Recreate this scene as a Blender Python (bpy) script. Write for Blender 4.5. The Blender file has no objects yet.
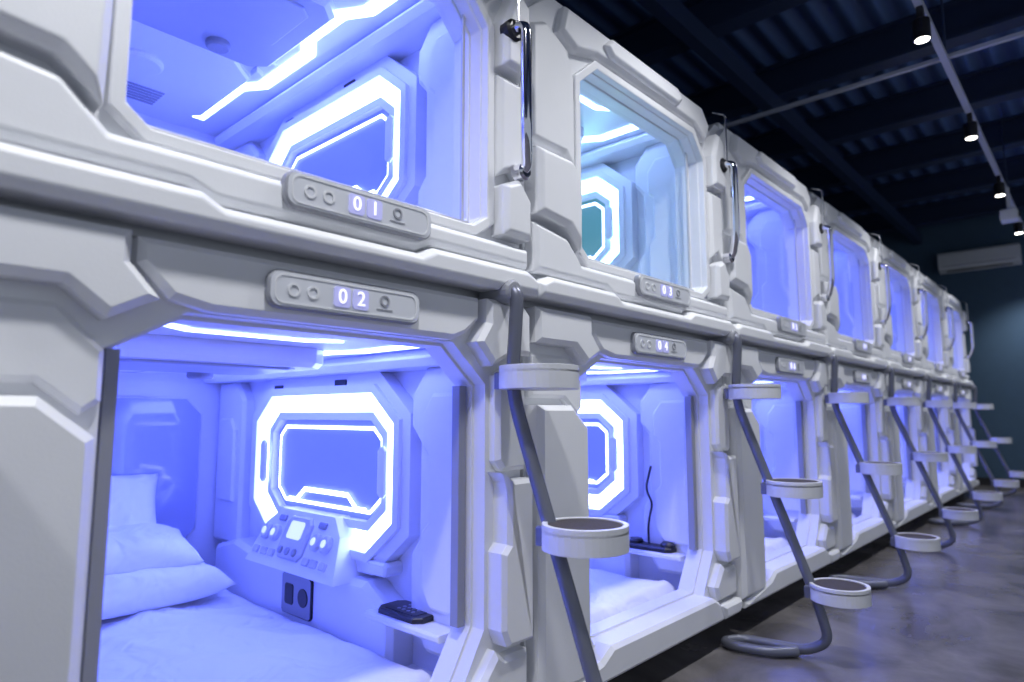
import bpy, bmesh, math, random
from mathutils import Vector, Matrix, noise
random.seed(3)
S=0.76; P=1.85; X0=0.1; D=1.73; H=1.27
YB=.15   # depth of front frame / start of interior
scene=bpy.context.scene
scene.view_settings.view_transform='Standard'

# ---------------------------------------------------------------- materials
def newmat(name):
    m=bpy.data.materials.new(name); m.use_nodes=True
    nt=m.node_tree; return m,nt,nt.nodes['Principled BSDF']
def plastic(name,col,rough=.4,var=.04,bump=.02,metal=0,scale=6,spec=.5):
    m,nt,b=newmat(name)
    tc=nt.nodes.new('ShaderNodeTexCoord')
    n=nt.nodes.new('ShaderNodeTexNoise'); n.inputs['Scale'].default_value=scale; n.inputs['Detail'].default_value=3
    nt.links.new(tc.outputs['Object'],n.inputs['Vector'])
    r=nt.nodes.new('ShaderNodeMix'); r.data_type='RGBA'
    c=Vector(col)
    r.inputs[6].default_value=(*(c*(1-var)),1); r.inputs[7].default_value=(*[min(1,v) for v in c*(1+var)],1)
    nt.links.new(n.outputs['Fac'],r.inputs[0]); nt.links.new(r.outputs[2],b.inputs['Base Color'])
    b.inputs['Roughness'].default_value=rough; b.inputs['Metallic'].default_value=metal
    b.inputs['Specular IOR Level'].default_value=spec
    if bump>0:
        n2=nt.nodes.new('ShaderNodeTexNoise'); n2.inputs['Scale'].default_value=180
        nt.links.new(tc.outputs['Object'],n2.inputs['Vector'])
        bp=nt.nodes.new('ShaderNodeBump'); bp.inputs['Strength'].default_value=bump; bp.inputs['Distance'].default_value=.01
        nt.links.new(n2.outputs['Fac'],bp.inputs['Height']); nt.links.new(bp.outputs['Normal'],b.inputs['Normal'])
    return m
def emit(name,col,st,base=(.4,.4,.6)):
    m,nt,b=newmat(name)
    b.inputs['Base Color'].default_value=(*base,1)
    b.inputs['Emission Color'].default_value=(*col,1); b.inputs['Emission Strength'].default_value=st
    return m
M={}
M['white']=plastic('abs_white_shell',(.80,.81,.84),.42,.03,.05)
M['inner']=plastic('abs_white_interior',(.79,.81,.88),.28,.02,.0)
M['grey']=plastic('grey_plastic',(.30,.31,.35),.4,.04)
M['panel']=plastic('ceiling_panel_grey',(.42,.44,.52),.35,.04)
M['lgrey']=plastic('light_grey_plate',(.55,.56,.60),.35,.03)
M['plate']=plastic('plate_face',(.66,.68,.73),.3,.03,metal=.1)
M['dark']=plastic('dark_plinth',(.02,.02,.025),.6)
M['black']=plastic('black_plastic',(.012,.012,.016),.3)
M['gloss']=plastic('glossy_back_panel',(.42,.46,.66),.06,.02,0)
M['tube']=plastic('satin_grey_tube',(.16,.17,.22),.38,.05,.0,metal=.4)
M['chrome']=plastic('chrome',(.8,.8,.85),.08,.01,0,metal=1)
M['chair']=plastic('step_white',(.72,.73,.76),.4,.03)
M['tread']=plastic('step_tread',(.07,.062,.065),.8,.15,.3,scale=30,spec=.2)
M['led']=emit('led_ring',(.125,.17,1.0),26)
M['strip']=emit('led_strip',(.12,.165,1.0),25)
M['led2']=emit('led_ring_cyan',(.42,1.0,.90),8)
M['strip2']=emit('led_strip_pale',(.30,.45,1.0),12)
M['screen']=emit('tv_screen_glow',(.17,.24,1.0),.55,(.10,.13,.32))
M['screen2']=emit('tv_screen_glow_cyan',(.10,.42,.42),.45,(.10,.15,.18))
M['neon']=emit('neon_line',(.50,.60,1.0),7)
M['digit']=emit('digit_glow',(.85,.86,1.0),1.2)
M['digitbg']=emit('digit_window',(.40,.42,.95),.4)
M['lamp']=emit('spot_lamp_lens',(1,.94,.85),12)
M['ledgreen']=emit('display_glow',(.6,.75,1.0),1.0)

def fabric():
    m,nt,b=newmat('white_cotton')
    tc=nt.nodes.new('ShaderNodeTexCoord')
    n=nt.nodes.new('ShaderNodeTexNoise'); n.inputs['Scale'].default_value=4; n.inputs['Detail'].default_value=2; n.inputs['Distortion'].default_value=1.2
    nt.links.new(tc.outputs['Object'],n.inputs['Vector'])
    bp=nt.nodes.new('ShaderNodeBump'); bp.inputs['Strength'].default_value=.6; bp.inputs['Distance'].default_value=.05
    nt.links.new(n.outputs['Fac'],bp.inputs['Height']); nt.links.new(bp.outputs['Normal'],b.inputs['Normal'])
    b.inputs['Base Color'].default_value=(.90,.91,.93,1); b.inputs['Roughness'].default_value=.9
    return m
M['fabric']=fabric()
def glassmat():
    m=bpy.data.materials.new('door_glass'); m.use_nodes=True; nt=m.node_tree; nt.nodes.clear()
    o=nt.nodes.new('ShaderNodeOutputMaterial'); mx=nt.nodes.new('ShaderNodeMixShader')
    t=nt.nodes.new('ShaderNodeBsdfTransparent'); t.inputs[0].default_value=(.93,.98,.985,1)
    g=nt.nodes.new('ShaderNodeBsdfGlossy'); g.inputs['Roughness'].default_value=.03
    lw=nt.nodes.new('ShaderNodeLayerWeight'); lw.inputs[0].default_value=.5
    pw=nt.nodes.new('ShaderNodeMath'); pw.operation='POWER'; pw.inputs[1].default_value=5
    ml=nt.nodes.new('ShaderNodeMath'); ml.operation='MULTIPLY_ADD'; ml.inputs[1].default_value=.9; ml.inputs[2].default_value=.04
    nt.links.new(lw.outputs['Facing'],pw.inputs[0]); nt.links.new(pw.outputs[0],ml.inputs[0])
    nt.links.new(ml.outputs[0],mx.inputs[0]); nt.links.new(t.outputs[0],mx.inputs[1]); nt.links.new(g.outputs[0],mx.inputs[2]); nt.links.new(mx.outputs[0],o.inputs[0])
    return m
M['glass']=glassmat()
def floormat():
    m,nt,b=newmat('polished_concrete')
    tc=nt.nodes.new('ShaderNodeTexCoord')
    n=nt.nodes.new('ShaderNodeTexNoise'); n.inputs['Scale'].default_value=1.6; n.inputs['Detail'].default_value=8; n.inputs['Roughness'].default_value=.6; n.inputs['Distortion'].default_value=.6
    nt.links.new(tc.outputs['Object'],n.inputs['Vector'])
    cr=nt.nodes.new('ShaderNodeValToRGB'); cr.color_ramp.elements[0].position=.33; cr.color_ramp.elements[0].color=(.085,.080,.084,1)
    cr.color_ramp.elements[1].position=.68; cr.color_ramp.elements[1].color=(.21,.197,.205,1)
    nt.links.new(n.outputs['Fac'],cr.inputs[0]); nt.links.new(cr.outputs[0],b.inputs['Base Color'])
    mr=nt.nodes.new('ShaderNodeMapRange'); mr.inputs['To Min'].default_value=.12; mr.inputs['To Max'].default_value=.34
    nt.links.new(n.outputs['Fac'],mr.inputs[0]); nt.links.new(mr.outputs[0],b.inputs['Roughness'])
    return m
M['floor']=floormat()
M['teal']=plastic('teal_wall_paint',(.052,.105,.175),.7,.08,.1)
def ceilmat():
    m,nt,b=newmat('navy_corrugated_ceiling')
    tc=nt.nodes.new('ShaderNodeTexCoord')
    w=nt.nodes.new('ShaderNodeTexWave'); w.bands_direction='Y'; w.inputs['Scale'].default_value=1.3
    nt.links.new(tc.outputs['Object'],w.inputs['Vector'])
    cr=nt.nodes.new('ShaderNodeValToRGB'); cr.color_ramp.elements[0].color=(.045,.08,.21,1); cr.color_ramp.elements[1].color=(.09,.17,.38,1)
    nt.links.new(w.outputs['Fac'],cr.inputs[0]); nt.links.new(cr.outputs[0],b.inputs['Base Color'])
    bp=nt.nodes.new('ShaderNodeBump'); bp.inputs['Distance'].default_value=.05; nt.links.new(w.outputs['Fac'],bp.inputs['Height']); nt.links.new(bp.outputs['Normal'],b.inputs['Normal'])
    b.inputs['Roughness'].default_value=.6
    return m
M['ceil']=ceilmat()
M['beam']=plastic('navy_steel',(.020,.036,.09),.5)
M['rail']=plastic('track_rail_white',(.42,.45,.55),.4)
M['acw']=plastic('ac_white',(.65,.68,.72),.4)

# ---------------------------------------------------------------- mesh builder
class MB:
    def __init__(s): s.v=[]; s.f=[]; s.m=[]; s.mats=[]
    def mi(s,k):
        if k not in s.mats: s.mats.append(k)
        return s.mats.index(k)
    def loop(s,pts):
        b=len(s.v); s.v+= [tuple(p) for p in pts]; return list(range(b,b+len(pts)))
    def face(s,idx,k): s.f.append(list(idx)); s.m.append(s.mi(k))
    def bridge(s,a,b,k):
        n=len(a)
        for i in range(n):
            j=(i+1)%n; s.face([a[i],a[j],b[j],b[i]],k)
    def build(s,name,bevel=0,recalc=True,smooth=False):
        me=bpy.data.meshes.new(name)
        bm=bmesh.new()
        vs=[bm.verts.new(p) for p in s.v]
        for f,m in zip(s.f,s.m):
            try:
                q=bm.faces.new([vs[i] for i in f]); q.material_index=m; q.smooth=smooth
            except ValueError: pass
        if recalc: bmesh.ops.recalc_face_normals(bm,faces=bm.faces)
        bm.to_mesh(me); bm.free()
        for k in s.mats: me.materials.append(M[k])
        if bevel>0:
            o=bpy.data.objects.new('tmp',me); scene.collection.objects.link(o)
            md=o.modifiers.new('b','BEVEL'); md.width=bevel; md.segments=2; md.limit_method='ANGLE'; md.angle_limit=math.radians(25)
            dg=bpy.context.evaluated_depsgraph_get()
            me2=bpy.data.meshes.new_from_object(o.evaluated_get(dg)); me2.name=name
            bpy.data.objects.remove(o); me=me2
        return me
def inset(pts,d):
    n=len(pts); A=sum(pts[i][0]*pts[(i+1)%n][1]-pts[(i+1)%n][0]*pts[i][1] for i in range(n))
    sg=1 if A>0 else -1
    out=[]
    for i in range(n):
        p0=Vector(pts[i-1]); p1=Vector(pts[i]); p2=Vector(pts[(i+1)%n])
        e1=(p1-p0).normalized(); e2=(p2-p1).normalized()
        n1=Vector((-e1.y,e1.x))*sg; n2=Vector((-e2.y,e2.x))*sg
        b=n1+n2
        k=d/max(.35,(b.length_squared/2)) if b.length>1e-6 else 0
        q=p1+b*k
        out.append((q.x,q.y))
    return out
def prism(mb,pts,dfront,dback,ch,mp,k,kf=None):
    sg=1 if dback>dfront else -1
    L0=mb.loop([mp(a,b,dback) for a,b in pts])
    if ch>0:
        L1=mb.loop([mp(a,b,dfront+sg*ch) for a,b in pts]); ip=inset(pts,ch)
        L2=mb.loop([mp(a,b,dfront) for a,b in ip])
        mb.bridge(L0,L1,k); mb.bridge(L1,L2,k); mb.face(L2,kf or k)
    else:
        L2=mb.loop([mp(a,b,dfront) for a,b in pts]); mb.bridge(L0,L2,k); mb.face(L2,kf or k)
    mb.face(L0[::-1],k)
def ring(mb,outer,inner,dfront,dback,mp,k):
    a=mb.loop([mp(x,y,dfront) for x,y in outer]); b=mb.loop([mp(x,y,dfront) for x,y in inner])
    c=mb.loop([mp(x,y,dback) for x,y in outer]); d=mb.loop([mp(x,y,dback) for x,y in inner])
    mb.bridge(a,b,k); mb.bridge(c,d,k); mb.bridge(a,c,k); mb.bridge(b,d,k)
def flatring(mb,outer,inner,d,mp,k):
    a=mb.loop([mp(x,y,d) for x,y in outer]); b=mb.loop([mp(x,y,d) for x,y in inner]); mb.bridge(a,b,k)
def ribbon(mb,pts,w,d,mp,k):
    n=len(pts); L=[];R=[]
    for i in range(n):
        p=Vector(pts[i])
        e1=(p-Vector(pts[i-1])).normalized() if i>0 else None
        e2=(Vector(pts[i+1])-p).normalized() if i<n-1 else None
        e1=e1 or e2; e2=e2 or e1
        nn=Vector((-e1.y,e1.x))+Vector((-e2.y,e2.x)); nn=nn/nn.length_squared*2
        L.append(p+nn*w/2); R.append(p-nn*w/2)
    a=mb.loop([mp(q.x,q.y,d) for q in L]); b=mb.loop([mp(q.x,q.y,d) for q in R])
    for i in range(n-1): mb.face([a[i],a[i+1],b[i+1],b[i]],k)
def circ(cx,cy,r,n=20,ry=None):
    ry=ry or r
    return [(cx+r*math.cos(2*math.pi*i/n),cy+ry*math.sin(2*math.pi*i/n)) for i in range(n)]
def box(mb,x0,x1,y0,y1,z0,z1,k,ch=0):
    prism(mb,[(x0,y0),(x1,y0),(x1,y1),(x0,y1)],z1,z0,ch,lambda a,b,d:(a,b,d),k)
def rrect(x0,x1,y0,y1,c):
    return [(x0+c,y0),(x1-c,y0),(x1,y0+c),(x1,y1-c),(x1-c,y1),(x0+c,y1),(x0,y1-c),(x0,y0+c)]
front=lambda a,b,d:(a,d,b)

def empty(name,loc):
    o=bpy.data.objects.new(name,None); o.location=loc; o.empty_display_size=.2; scene.collection.objects.link(o); return o
def obj(name,me,loc=(0,0,0),parent=None,rot=(0,0,0)):
    o=bpy.data.objects.new(name,me); o.location=loc; o.rotation_euler=rot; scene.collection.objects.link(o)
    if parent: o.parent=parent
    return o
def tube(name,pts,r,mat,parent=None,loc=(0,0,0),fillet=.06):
    out=[Vector(pts[0])]
    for i in range(1,len(pts)-1):
        p=Vector(pts[i]); a=(Vector(pts[i-1])-p); b=(Vector(pts[i+1])-p)
        f=min(fillet,a.length*.45,b.length*.45); A=p+a.normalized()*f; B=p+b.normalized()*f
        for t in [j/6 for j in range(7)]:
            out.append(A*(1-t)**2+p*2*t*(1-t)+B*t*t)
    out.append(Vector(pts[-1]))
    cu=bpy.data.curves.new(name,'CURVE'); cu.dimensions='3D'; cu.bevel_depth=r; cu.bevel_resolution=4; cu.use_fill_caps=True
    sp=cu.splines.new('POLY'); sp.points.add(len(out)-1)
    for q,p in zip(sp.points,out): q.co=(*p,1)
    cu.materials.append(M[mat])
    o=bpy.data.objects.new(name,cu); scene.collection.objects.link(o); o.location=loc
    dg=bpy.context.evaluated_depsgraph_get(); me=bpy.data.meshes.new_from_object(o.evaluated_get(dg)); bpy.data.objects.remove(o)
    for p in me.polygons: p.use_smooth=True
    return obj(name,me,loc,parent)

# ---------------------------------------------------------------- lower pod front (local x 0..1.85, world z)
def front_lower():
    mb=MB()
    inn=[(.48,.29),(1.50,.29),(1.63,.50),(1.63,1.38),(1.47,1.52),(.56,1.52),(.385,1.42),(.385,.42)]
    outR=[(0,.13),(1.85,.13),(1.85,.13),(1.85,1.71),(1.85,1.71),(0,1.71),(0,1.71),(0,.13)]
    ring(mb,outR,inn,.06,YB,front,'white')
    out1=[(.10,.14),(1.75,.14),(1.84,.26),(1.84,1.60),(1.74,1.70),(.11,1.70),(.01,1.60),(.01,.26)]
    ring(mb,out1,inset(inn,-.012),0,.08,front,'white')
    pads=[
     ([(.02,1.705),(.02,1.56),(.27,1.56),(.36,1.49),(.47,1.55),(.40,1.63),(.40,1.705)],-.075,.02),
     ([(.42,1.70),(.42,1.635),(.50,1.555),(.60,1.535),(1.44,1.535),(1.50,1.56),(1.57,1.62),(1.57,1.70)],-.05,.018),
     ([(1.59,1.70),(1.59,1.61),(1.54,1.535),(1.62,1.45),(1.72,1.50),(1.83,1.50),(1.83,1.66),(1.79,1.70)],-.075,.018),
     ([(.02,.20),(.33,.20),(.35,.34),(.35,1.22),(.24,1.31),(.02,1.31)],-.085,.022),
     ([(.02,1.34),(.24,1.34),(.33,1.27),(.37,1.30),(.37,1.42),(.27,1.52),(.02,1.52)],-.03,.014),
     ([(1.665,1.42),(1.665,1.10),(1.70,1.06),(1.83,1.06),(1.83,1.46),(1.74,1.46)],-.045,.018),
     ([(1.655,1.06),(1.69,1.02),(1.69,.80),(1.66,.77),(1.66,.50),(1.69,.44),(1.83,.44),(1.83,1.03),(1.72,1.03)],-.085,.016),
     ([(1.66,.43),(1.56,.32),(1.60,.24),(1.83,.24),(1.83,.40),(1.70,.40)],-.055,.018),
     ([(.04,.145),(1.60,.145),(1.55,.25),(1.48,.285),(.50,.285),(.42,.24),(.04,.18)],-.085,.018),
     ([(1.62,.145),(1.80,.145),(1.83,.18),(1.83,.22),(1.59,.22)],-.085,.015),
    ]
    for p,d,c in pads: prism(mb,p,d,.01,c,front,'white')
    box(mb,.39,.42,.04,.12,.30,1.43,'grey'); box(mb,1.585,1.622,.08,.12,.5,1.38,'grey')
    box(mb,.03,1.82,.14,.24,0.0,.13,'dark')
    return mb.build('lower_front',.006)
def front_upper():
    mb=MB()
    inn=[(.44,1.99),(1.54,1.99),(1.60,2.03),(1.60,2.79),(1.49,2.91),(.52,2.91),(.39,2.80),(.39,2.03)]
    outR=[(0,1.72),(1.85,1.72),(1.85,1.72),(1.85,3.05),(1.70,3.19),(.15,3.19),(0,3.05),(0,1.72)]
    ring(mb,outR,inn,.06,YB,front,'white')
    out1=[(.07,1.76),(1.78,1.76),(1.84,1.82),(1.84,3.00),(1.66,3.16),(.19,3.16),(.01,3.00),(.01,1.82)]
    ring(mb,out1,inset(inn,-.01),0,.08,front,'white')
    o2=inset(inn,-.055); ring(mb,o2,inset(inn,-.015),-.035,.02,front,'white')
    pads=[
     ([(.0,1.735),(1.85,1.735),(1.85,1.80),(1.78,1.83),(1.30,1.83),(1.24,1.80),(.60,1.80),(.54,1.83),(.07,1.83),(.0,1.80)],-.11,.022),
     ([(.02,1.85),(.52,1.85),(.58,1.82),(1.26,1.82),(1.32,1.85),(1.83,1.85),(1.83,1.93),(1.60,1.93),(.40,1.93),(.34,1.93),(.24,2.03),(.02,2.06)],-.065,.02),
     ([(.02,2.09),(.22,2.07),(.32,1.98),(.325,2.20),(.325,2.30),(.26,2.38),(.02,2.38)],-.09,.025),
     ([(.02,2.42),(.25,2.42),(.325,2.34),(.325,2.80),(.28,2.92),(.12,2.99),(.02,2.94)],-.045,.02),
     ([(1.67,1.96),(1.83,1.96),(1.83,2.12),(1.76,2.20),(1.67,2.16)],-.085,.02),
     ([(1.67,2.20),(1.75,2.24),(1.83,2.17),(1.83,2.62),(1.67,2.62)],-.05,.02),
     ([(1.67,2.65),(1.83,2.65),(1.83,2.95),(1.74,3.0),(1.67,2.84)],-.085,.02),
     ([(.22,2.99),(.34,2.94),(.50,2.985),(1.50,2.985),(1.64,2.92),(1.70,3.03),(1.60,3.13),(.26,3.13)],-.05,.02),
     ([(.60,3.005),(1.25,3.005),(1.31,3.05),(1.25,3.105),(.60,3.105),(.54,3.05)],-.08,.016),
    ]
    for p,d,c in pads: prism(mb,p,d,.01,c,front,'white')
    box(mb,.20,1.65,.05,.6,3.17,3.23,'white',.02)
    box(mb,.40,1.59,.03,.07,1.985,2.01,'lgrey')
    return mb.build('upper_front',.006)

# ---------------------------------------------------------------- interior (z from 0)
IH=1.34
def interior():
    mb=MB(); x0,x1,y0,y1=.06,1.79,YB,2.50
    def quad(p,k): mb.face(mb.loop(p),k)
    quad([(x0,y0,0),(x1,y0,0),(x1,y1,0),(x0,y1,0)],'inner')
    quad([(x0,y0,IH),(x0,y1,IH),(x1,y1,IH),(x1,y0,IH)],'inner')
    quad([(x1,y0,0),(x1,y0,IH),(x1,y1,IH),(x1,y1,0)],'inner')
    quad([(x0,y0,0),(x0,y1,0),(x0,y1,IH),(x0,y0,IH)],'inner')
    quad([(x0,y1,0),(x1,y1,0),(x1,y1,IH),(x0,y1,IH)],'inner')
    wr=lambda a,b,d:(x1-d,a,b); wl=lambda a,b,d:(x0+d,a,b); bk=lambda a,b,d:(a,y1-d,b); cl=lambda a,b,d:(a,b,IH-d)
    prism(mb,rrect(.22,1.62,.28,1.18,.10),.03,0,.012,bk,'inner','gloss')
    oct_o=[(.82,.45),(1.72,.45),(1.90,.60),(1.90,1.03),(1.74,1.17),(.80,1.17),(.63,1.03),(.63,.60)]
    for w in (wr,wl):
        ring(mb,inset(oct_o,-.10),inset(oct_o,-.004),.075,0,w,'inner')
        ring(mb,inset(oct_o,-.045),inset(oct_o,-.004),.095,.07,w,'inner')
        ring(mb,inset(oct_o,.085),inset(oct_o,.125),.06,0,w,'inner')
        prism(mb,[(YB,.12),(.38,.12),(.48,.26),(.48,.50),(.43,.56),(.43,.95),(.49,1.02),(.49,1.16),(.40,1.27),(YB,1.30)],.11,0,.02,w,'inner')
        prism(mb,[(YB,.30),(.32,.30),(.38,.38),(.38,.60),(.34,.64),(.34,.90),(.38,.94),(.38,1.08),(.32,1.16),(YB,1.16)],.14,.10,.015,w,'inner')
        prism(mb,[(2.13,.30),(2.48,.30),(2.48,1.28),(2.24,1.28),(2.13,1.16)],.07,0,.02,w,'inner')
        prism(mb,[(2.20,.55),(2.40,.55),(2.40,1.05),(2.26,1.05),(2.20,.98)],.09,.06,.012,w,'inner')
        prism(mb,[(.58,0),(2.30,0),(2.30,.30),(2.05,.36),(1.85,.33),(.78,.33),(.58,.22)],.13,0,.025,w,'inner')
        prism(mb,[(.17,1.27),(2.48,1.27),(2.48,1.34),(.17,1.34)],.20,0,.03,w,'inner')
    w=wr
    flatring(mb,oct_o,inset(oct_o,.085),.03,w,'led')
    a=[(x,y) for x,y in inset(oct_o,.12)]
    mb.face(mb.loop([w(x,y,.02) for x,y in a]),'screen')
    flatring(mb,inset(oct_o,.155),inset(oct_o,.172),.03,w,'neon')
    ribbon(mb,[(.90,.62),(.98,.62),(1.06,.68),(1.46,.68),(1.54,.62),(1.62,.62)],.024,.034,w,'neon')
    for yy in (.70,1.80):
        prism(mb,rrect(yy-.03,yy+.03,.70,.93,.02),.105,.09,.006,w,'inner')
    mb.face(mb.loop([wl(x,y,.02) for x,y in a]),'gloss'); flatring(mb,oct_o,inset(oct_o,.085),.02,wl,'inner')
    # sloped control console with clock display and knobs
    c0=[(.88,.31),(1.72,.31),(1.66,.50),(1.56,.58),(1.06,.58),(.96,.50)]
    ZB,ZT=.31,.58
    def depth(z): return .22-.12*(z-ZB)/(ZT-ZB)
    L0=mb.loop([w(p[0],p[1],0) for p in c0]); L1=mb.loop([w(p[0],p[1],depth(p[1])) for p in c0])
    mb.bridge(L0,L1,'inner'); mb.face(L1,'inner'); mb.face(L0,'inner')
    def con(a,b,d):
        return (x1-depth(b)-d*.91,a,b+d*.40)
    prism(mb,rrect(1.20,1.43,.36,.555,.03),.020,-.005,.008,con,'lgrey')
    prism(mb,rrect(1.25,1.38,.45,.53,.01),.024,.018,0,con,'ledgreen')
    for cy in (1.25,1.315,1.38): prism(mb,circ(cy,.395,.018,12),.032,.018,.004,con,'grey')
    for cy in (1.03,1.12,1.51,1.60): prism(mb,circ(cy,.46,.038,16),.028,-.005,.008,con,'lgrey'); 
    for cy in (1.03,1.12,1.51,1.60): prism(mb,circ(cy,.46,.018,12),.034,.02,.003,con,'ledgreen')
    for cy in (1.00,1.08,1.15,1.48,1.56,1.64): prism(mb,rrect(cy-.024,cy+.024,.355,.39,.006),.016,-.005,.004,con,'lgrey')
    for cy in (1.12,1.50): prism(mb,rrect(cy-.03,cy+.03,.52,.55,.006),.014,-.005,.003,con,'grey')
    prism(mb,rrect(1.18,1.46,.08,.28,.015),.145,.12,.004,w,'black','grey')
    prism(mb,circ(1.25,.18,.045,16),.15,.14,0,w,'black'); prism(mb,rrect(1.34,1.42,.13,.23,.01),.15,.14,0,w,'black')
    prism(mb,rrect(.66,.80,.36,.42,.015),.10,.0,.01,w,'inner')
    prism(mb,rrect(1.03,1.13,1.205,1.245,.004),.082,.07,0,w,'black'); prism(mb,rrect(1.65,1.74,1.195,1.235,.004),.082,.07,0,w,'black')
    prism(mb,[(.17,.225),(.64,.225),(.64,.255),(.17,.255)],.22,0,.008,w,'inner')
    # ceiling
    prism(mb,rrect(.50,1.38,.62,1.37,.08),.08,0,.02,cl,'inner','panel')
    prism(mb,rrect(.60,1.28,.70,1.12,.05),.09,.07,.006,cl,'panel','panel')
    prism(mb,circ(1.10,1.25,.055,20),.11,.07,.008,cl,'grey')
    prism(mb,rrect(.44,1.41,1.44,2.34,.14),.03,0,.012,cl,'inner')
    prism(mb,circ(.925,1.80,.12,24),.055,.02,.012,cl,'inner','inner')
    for i in range(6): prism(mb,rrect(.70,1.15,2.06+i*.035,2.08+i*.035,.003),.036,.028,0,cl,'grey')
    for sx in (1,-1):
        f=lambda x:.925+sx*x
        ribbon(mb,[(f(.58),.26),(f(.58),.62),(f(.51),.74),(f(.51),1.02),(f(.58),1.14),(f(.58),1.62),(f(.50),1.74),(f(.50),2.30)],.07,.006,cl,'strip')
        for yy in (1.3,1.45): prism(mb,[(f(.46),yy),(f(.51),yy+.03),(f(.51),yy+.10),(f(.46),yy+.07)],.03,0,.004,cl,'inner')
    ribbon(mb,[(.62,.32),(.72,.40),(1.13,.40),(1.23,.32)],.035,.006,cl,'strip')
    return mb.build('interior',.004,recalc=True)
def shell(z0,z1,name):
    mb=MB(); 
    def quad(p): mb.face(mb.loop(p),'white')
    x0,x1,y0,y1=.001,1.849,.12,2.6
    quad([(x0,y0,z1),(x1,y0,z1),(x1,y1,z1),(x0,y1,z1)]); quad([(x0,y0,z0),(x1,y0,z0),(x1,y1,z0),(x0,y1,z0)])
    quad([(x0,y1,z0),(x1,y1,z0),(x1,y1,z1),(x0,y1,z1)])
    for x in (x0,x1): quad([(x,y0,z0),(x,y1,z0),(x,y1,z1),(x,y0,z1)])
    return mb.build(name,recalc=False)
def plate():
    mb=MB()
    def rr(w,h,r,n=6):
        o=[]
        for cx,cy,a0 in ((w-r,h-r,0),(-w+r,h-r,90),(-w+r,-h+r,180),(w-r,-h+r,270)):
            for i in range(n+1):
                a=math.radians(a0+90*i/n); o.append((cx+r*math.cos(a),cy+r*math.sin(a)))
        return o
    prism(mb,rr(.265,.054,.036),-.022,.01,.006,front,'grey','plate')
    ring(mb,rr(.248,.042,.028),rr(.243,.037,.024),-.024,-.02,front,'chair')
    for cx in (-.035,.03): prism(mb,rrect(cx-.028,cx+.028,-.03,.03,.006),-.026,-.02,0,front,'digitbg')
    for cx in (-.19,-.13): 
        ring(mb,circ(cx,0,.020,14),circ(cx,0,.013,14),-.025,-.02,front,'chair')
    ring(mb,circ(.12,.008,.018,14),circ(.12,.008,.012,14),-.025,-.02,front,'grey')
    prism(mb,rrect(.09,.15,-.022,-.018,.001),-.024,-.02,0,front,'grey')
    return mb.build('number_plate')

ME=dict(fl=front_lower(),fu=front_upper(),it=interior(),sl=shell(.13,1.715,'lower_shell'),su=shell(1.725,3.185,'upper_shell'),pl=plate())
it2=ME['it'].copy(); it2.name='interior_cyan'
for i,mt_ in enumerate(it2.materials):
    for a_,b_ in (('led','led2'),('strip','strip2'),('screen','screen2')):
        if mt_==M[a_]: it2.materials[i]=M[b_]
ME['it2']=it2
g=MB(); g.face(g.loop([(.39,.05,2.0),(1.555,.05,2.0),(1.555,.05,2.91),(.39,.05,2.91)]),'glass'); box(g,1.555,1.567,.045,.055,2.0,2.90,'lgrey'); ME['gl']=g.build('glass_pane',recalc=False)

def mattress():
    bm=bmesh.new(); nx,ny=60,76; W,L=1.46,2.26
    g=[[None]*(ny+1) for _ in range(nx+1)]
    for i in range(nx+1):
        for j in range(ny+1):
            u=i/nx*2-1; v=j/ny*2-1
            ex=max(0,abs(u)-.93)/.07; ey=max(0,abs(v)-.95)/.05; e=min(1,math.hypot(ex,ey))
            x=u*W/2; y=v*L/2
            n=noise.noise(Vector((x*2.2,y*1.4,.3)))*.022+noise.noise(Vector((x*4+y*3,y*2.2,4)))*.012
            for q,(ax,ay) in enumerate(((1.6,1.2),(-1.1,1.9),(2.3,-.8))):
                rid=abs(noise.noise(Vector((x*ax+y*.9,y*ay-x*.5,9+q*3))))
                n+=.014*math.exp(-(rid*10)**2)
            z=.085+n*(1-e)-.085*(1-math.sqrt(max(0,1-e*e)))
            g[i][j]=bm.verts.new((x,y,max(z,.002)))
    for i in range(nx):
        for j in range(ny):
            f=bm.faces.new([g[i][j],g[i+1][j],g[i+1][j+1],g[i][j+1]]); f.smooth=True
    ed=[e for e in bm.edges if e.is_boundary]
    r=bmesh.ops.extrude_edge_only(bm,edges=ed)
    for v in r['geom']:
        if isinstance(v,bmesh.types.BMVert): v.co.z=0
    bmesh.ops.recalc_face_normals(bm,faces=bm.faces)
    me=bpy.data.meshes.new('mattress'); bm.to_mesh(me); bm.free(); me.materials.append(M['fabric']); return me
def pillow(seed,W=.78,L=.50,T=.23):
    bm=bmesh.new(); n=34; top={};bot={}
    for i in range(n+1):
        for j in range(n+1):
            u=i/n*2-1; v=j/n*2-1
            pin=1-.10*(1-abs(u)**2)*abs(v)**3; pin2=1-.08*(1-abs(v)**2)*abs(u)**3
            x=u*W/2*pin2; y=v*L/2*pin
            h=(max(0,(1-u**4))*max(0,(1-v**4)))**.6*T/2
            nn=noise.noise(Vector((x*6+seed,y*6,seed)))*.014+abs(noise.noise(Vector((x*9,y*4,seed+5))))*.018
            edge=(i in(0,n) or j in (0,n))
            top[i,j]=bm.verts.new((x,y,h+(nn if not edge else 0)))
            bot[i,j]=top[i,j] if edge else bm.verts.new((x,y,-h*.7))
    for i in range(n):
        for j in range(n):
            for d,fl in ((top,0),(bot,1)):
                q=[d[i,j],d[i+1,j],d[i+1,j+1],d[i,j+1]]
                if fl:q=q[::-1]
                try:
                    f=bm.faces.new(q); f.smooth=True
                except ValueError: pass
    me=bpy.data.meshes.new('pillow'); bm.to_mesh(me); bm.free(); me.materials.append(M['fabric']); return me
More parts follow.
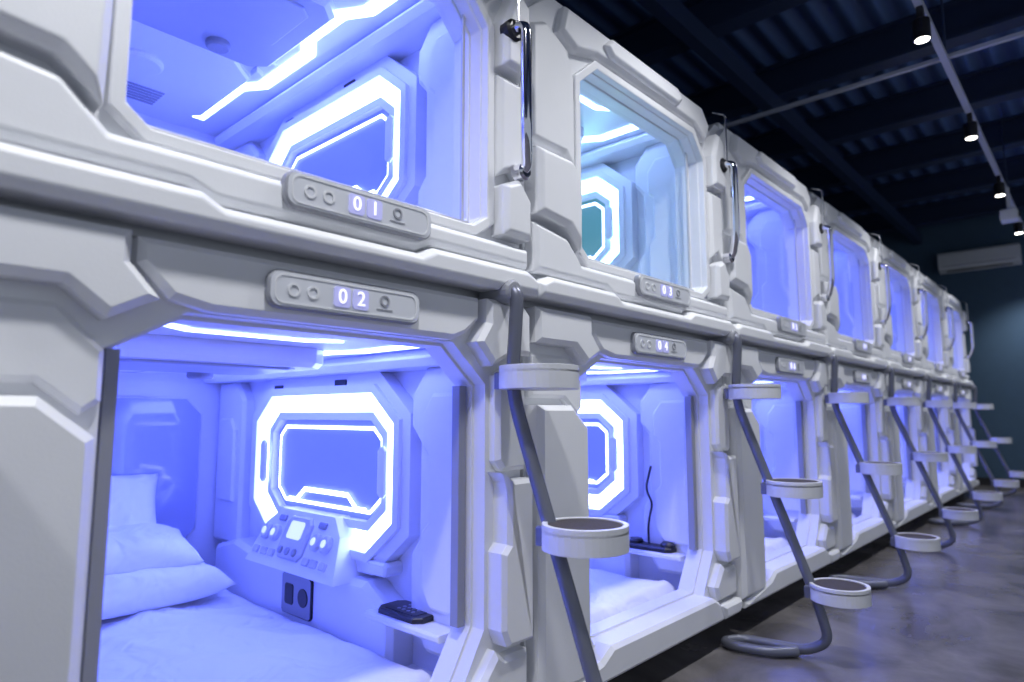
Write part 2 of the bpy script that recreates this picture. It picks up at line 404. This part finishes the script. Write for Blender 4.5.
ME['mat']=mattress(); ME['p1']=pillow(1); ME['p2']=pillow(7,.74,.46,.22)

def text(s,loc,size,parent,mat):
    cu=bpy.data.curves.new('digits','FONT'); cu.body=s; cu.size=size; cu.align_x='CENTER'; cu.align_y='CENTER'; cu.extrude=.001
    cu.materials.append(M[mat]); o=bpy.data.objects.new('digits',cu); scene.collection.objects.link(o); o.location=loc; o.rotation_euler=(math.pi/2,0,0); o.parent=parent

N=7
for k in range(-1,N):
    bx=X0+P*k
    for lvl in (0,1):
        e=empty('capsule_pod',(bx,0,0))
        obj('front_frame',ME['fu' if lvl else 'fl'],parent=e)
        obj('outer_shell',ME['su' if lvl else 'sl'],parent=e)
        zf=1.76 if lvl else .20
        obj('interior_lining',ME['it2' if (lvl and k==1) else 'it'],(0,0,zf),e)
        pz=1.905 if lvl else 1.618
        py=-.067 if lvl else -.05
        obj('number_plate',ME['pl'],(1.03 if lvl else 1.0,py,pz),e)
        num='%02d'%(k*2+(1 if lvl else 2))
        if k<0: num='11' if lvl else '12'
        for c,dx in zip(num,(-.035,.03)): text(c,((1.03 if lvl else 1.0)+dx,py-.028,pz),.062,e,'digit')
        if lvl: obj('glass_pane',ME['gl'],parent=e)
        obj('mattress',ME['mat'],(bx+.925,1.345,zf+.002))
        obj('pillow',ME['p1'],(bx+1.17,2.02,zf+.185),rot=(.05,0,.05))
        obj('pillow',ME['p2'],(bx+1.08,2.12,zf+.355),rot=(.20,.03,-.08))
        obj('pillow',ME['p1'],(bx+.98,2.36,zf+.52),rot=(1.15,.05,.0))

mb=MB(); prism(mb,rrect(-.075,.075,-.14,.14,.03),.022,0,.006,lambda a,b,d:(a,b,d),'black'); prism(mb,rrect(-.055,.055,-.10,.10,.01),.024,.02,0,lambda a,b,d:(a,b,d),'black')
for i in range(3):
    for j in range(4): prism(mb,circ(-.03+i*.03,-.06+j*.03,.008,8),.027,.022,0,lambda a,b,d:(a,b,d),'grey')
obj('remote_control',mb.build('remote_control'),(X0+1.79-.12,.46,.2+.256))
hs=empty('telephone_handset',(X0+P+1.79-.14,.40,.2+.256))
mb=MB(); prism(mb,rrect(-.06,.06,-.15,.15,.03),.03,0,.01,lambda a,b,d:(a,b,d),'black')
for cy in(-.11,.11): prism(mb,circ(0,cy,.045,16),.055,.02,.012,lambda a,b,d:(a,b,d),'black')
obj('handset_base',mb.build('handset_base'),parent=hs)
tube('handset_cord',[(0,.02,.03),(.01,.03,.12),(-.02,.0,.20),(.02,.0,.27),(-.01,.03,.36),(.01,.0,.50)],.007,'black',hs)

# ---------------------------------------------------------------- ladders and handles
SR=.145
def stepmesh():
    mb=MB(); mp=lambda a,b,d:(a,b,d)
    o=circ(0,0,SR,40)
    prism(mb,o,0.0,-.078,.010,mp,'chair')
    ring(mb,o,inset(o,.018),.006,-.02,mp,'chair')
    prism(mb,inset(o,.020),.003,-.01,.002,mp,'tread')
    return mb.build('step',.003)
ME['step']=stepmesh()
def polY(z):
    return -.09-(1.36-z)*.40 if z<1.36 else -.09
for k in range(-1,N):
    e=empty('pod_ladder',(X0+P*k+(1.67 if k<=0 else 1.77),0,0))
    zt=1.73
    pts=[(0,-.02,zt),(0,-.14,zt+.01),(0,-.13,1.60),(0,-.11,1.36),(0,polY(.32),.32),(0,polY(.32)-.06,.10),(-.02,polY(.4)+.02,.035),(-.06,-.12,.032),(-.17,-.06,.032),(-.20,-.14,.032),(-.16,-.32,.032),(-.06,-.42,.032)]
    tube('pole',pts,.026,'tube',e,fillet=.11)
    mb=MB(); prism(mb,circ(0,zt,.045,16),-.13,.02,.01,front,'grey')
    obj('bracket',mb.build('bracket',.002),parent=e)
    for z in (1.44,.905,.385):
        obj('step',ME['step'],(.035,polY(z-.04)-.122,z),e)
        mb=MB(); box(mb,-.035,.035,polY(z-.04)-.03,polY(z-.04)+.035,z-.075,z-.01,'tube',.006)
        obj('clamp',mb.build('clamp'),parent=e)
    h=empty('chrome_grab_handle',(X0+P*k+(1.71 if k<=0 else 1.78),0,0))
    tube('bar',[(0,-.06,2.80),(0,-.15,2.80),(0,-.15,2.36),(.06,-.10,2.25),(.06,-.06,2.22)],.023,'chrome',h,fillet=.05)
    mb=MB(); prism(mb,circ(0,2.80,.045,18),-.10,-.05,.01,front,'black'); prism(mb,circ(.06,2.23,.035,18),-.10,-.05,.01,front,'chrome')
    obj('mounts',mb.build('mounts'),parent=h)
    tube('rod',[(0,-.11,2.80),(0,-.11,3.12),(0,-.03,3.16)],.006,'chrome',h,fillet=.02)

# ---------------------------------------------------------------- room
XE=14.7
def slab(name,a,k):
    mb=MB(); box(mb,*a,k); return obj(name,mb.build(name))
slab('floor',(-5,XE+.2,-6,3,-.1,0),'floor')
slab('wall_far',(XE,XE+.15,-6,3,0,5.2),'teal')
slab('wall_back',(-5,XE,2.7,2.85,0,5.2),'teal')
slab('ceiling',(-5,XE+.2,-6,3,5.2,5.3),'ceil')
be=empty('ceiling_beams',(0,0,0))
for i in range(11):
    x=-3+i*1.7
    mb=MB(); 
    box(mb,x-.10,x+.10,-6,2.7,4.82,4.86,'beam'); box(mb,x-.02,x+.02,-6,2.7,4.86,5.18,'beam'); box(mb,x-.10,x+.10,-6,2.7,5.17,5.2,'beam')
    obj('beam',mb.build('beam'),parent=be)
for y in (-3.6,-1.9,.8):
    mb=MB(); box(mb,-5,XE,y-.06,y+.06,4.62,4.82,'beam'); obj('purlin',mb.build('purlin'),parent=be)
tr=empty('track_light_rail',(0,0,0))
mb=MB(); box(mb,-4,13.6,-.985,-.935,4.12,4.16,'rail'); obj('rail',mb.build('rail'),parent=tr)
mb=MB(); box(mb,6.1,6.14,-4,1.9,4.17,4.20,'rail'); obj('conduit',mb.build('conduit'),parent=tr)
for x in (-3,1.7,6.12,10.5): tube('hanger',[(x,-.96,4.15),(x,-.96,5.2)],.01,'beam',tr)
sm=MB(); mp=lambda a,b,d:(a,b,d)
prism(sm,circ(0,0,.055,20),0,-.15,.008,mp,'black'); prism(sm,circ(0,0,.045,20),-.152,-.148,0,mp,'lamp'); box(sm,-.03,.03,-.02,.02,0,.09,'black')
sme=sm.build('spot_head')
for i in range(-1,7):
    x=.7+2.2*i
    t=empty('track_spotlight',(x,-.96,4.03))
    obj('spot_head',sme,parent=t)
    l=bpy.data.lights.new('spot_beam','SPOT'); l.energy=112 if i<=1 else 78; l.spot_size=math.radians(125); l.spot_blend=.9; l.color=(.96,.97,1.0); l.shadow_soft_size=.07
    lo=bpy.data.objects.new('spot_beam',l); scene.collection.objects.link(lo); lo.parent=t; lo.location=(0,0,-.20)
mb=MB(); box(mb,-.12,.12,-.09,.09,-.14,.0,'acw',.02); box(mb,-.02,.02,-.02,.02,0,.30,'acw'); prism(mb,circ(0,-.07,.03,14),-.11,-.08,0,front,'black')
obj('ceiling_projector',mb.build('ceiling_projector',.004),(10.2,-.98,3.86))
mb=MB()
prism(mb,[(0,.05),(.10,0),(.26,.06),(.28,.14),(.28,.34),(.24,.38),(0,.38)],-.62,.62,.0,lambda a,b,d:(-a,d,b),'acw')
box(mb,-.285,-.27,-.56,.56,.10,.115,'grey'); box(mb,-.22,-.10,-.50,.50,.018,.03,'black')
obj('air_conditioner',mb.build('air_conditioner',.012),(XE,-.15,3.95))
slab('baseboard_far',(XE-.02,XE,-6,3,0,.14),'dark')

w=bpy.data.worlds.new('world'); scene.world=w; w.use_nodes=True
bg=w.node_tree.nodes['Background']; bg.inputs[0].default_value=(.76,.85,1.0,1); bg.inputs[1].default_value=.43

for o in scene.objects:
    if o.parent is None:
        o.location=Vector(o.location)*S; o.scale=Vector(o.scale)*S

# ---------------------------------------------------------------- camera
f=650; p=math.radians(6.5); a=math.radians(42.43)
h=Vector((math.cos(a),math.sin(a),0)); z=Vector((0,0,1))
F=h*math.cos(p)+z*math.sin(p); U=-h*math.sin(p)+z*math.cos(p); R=Vector((math.sin(a),-math.cos(a),0))
cam=bpy.data.cameras.new('camera'); co=bpy.data.objects.new('camera',cam); scene.collection.objects.link(co)
cam.sensor_width=36; cam.lens=36*f/1024; cam.clip_start=.02
cam.dof.use_dof=True; cam.dof.focus_distance=2.0; cam.dof.aperture_fstop=1.8
mt=Matrix((R,U,-F)).transposed().to_4x4(); mt.translation=Vector((0,-D,H))*S
co.matrix_world=mt
scene.camera=co
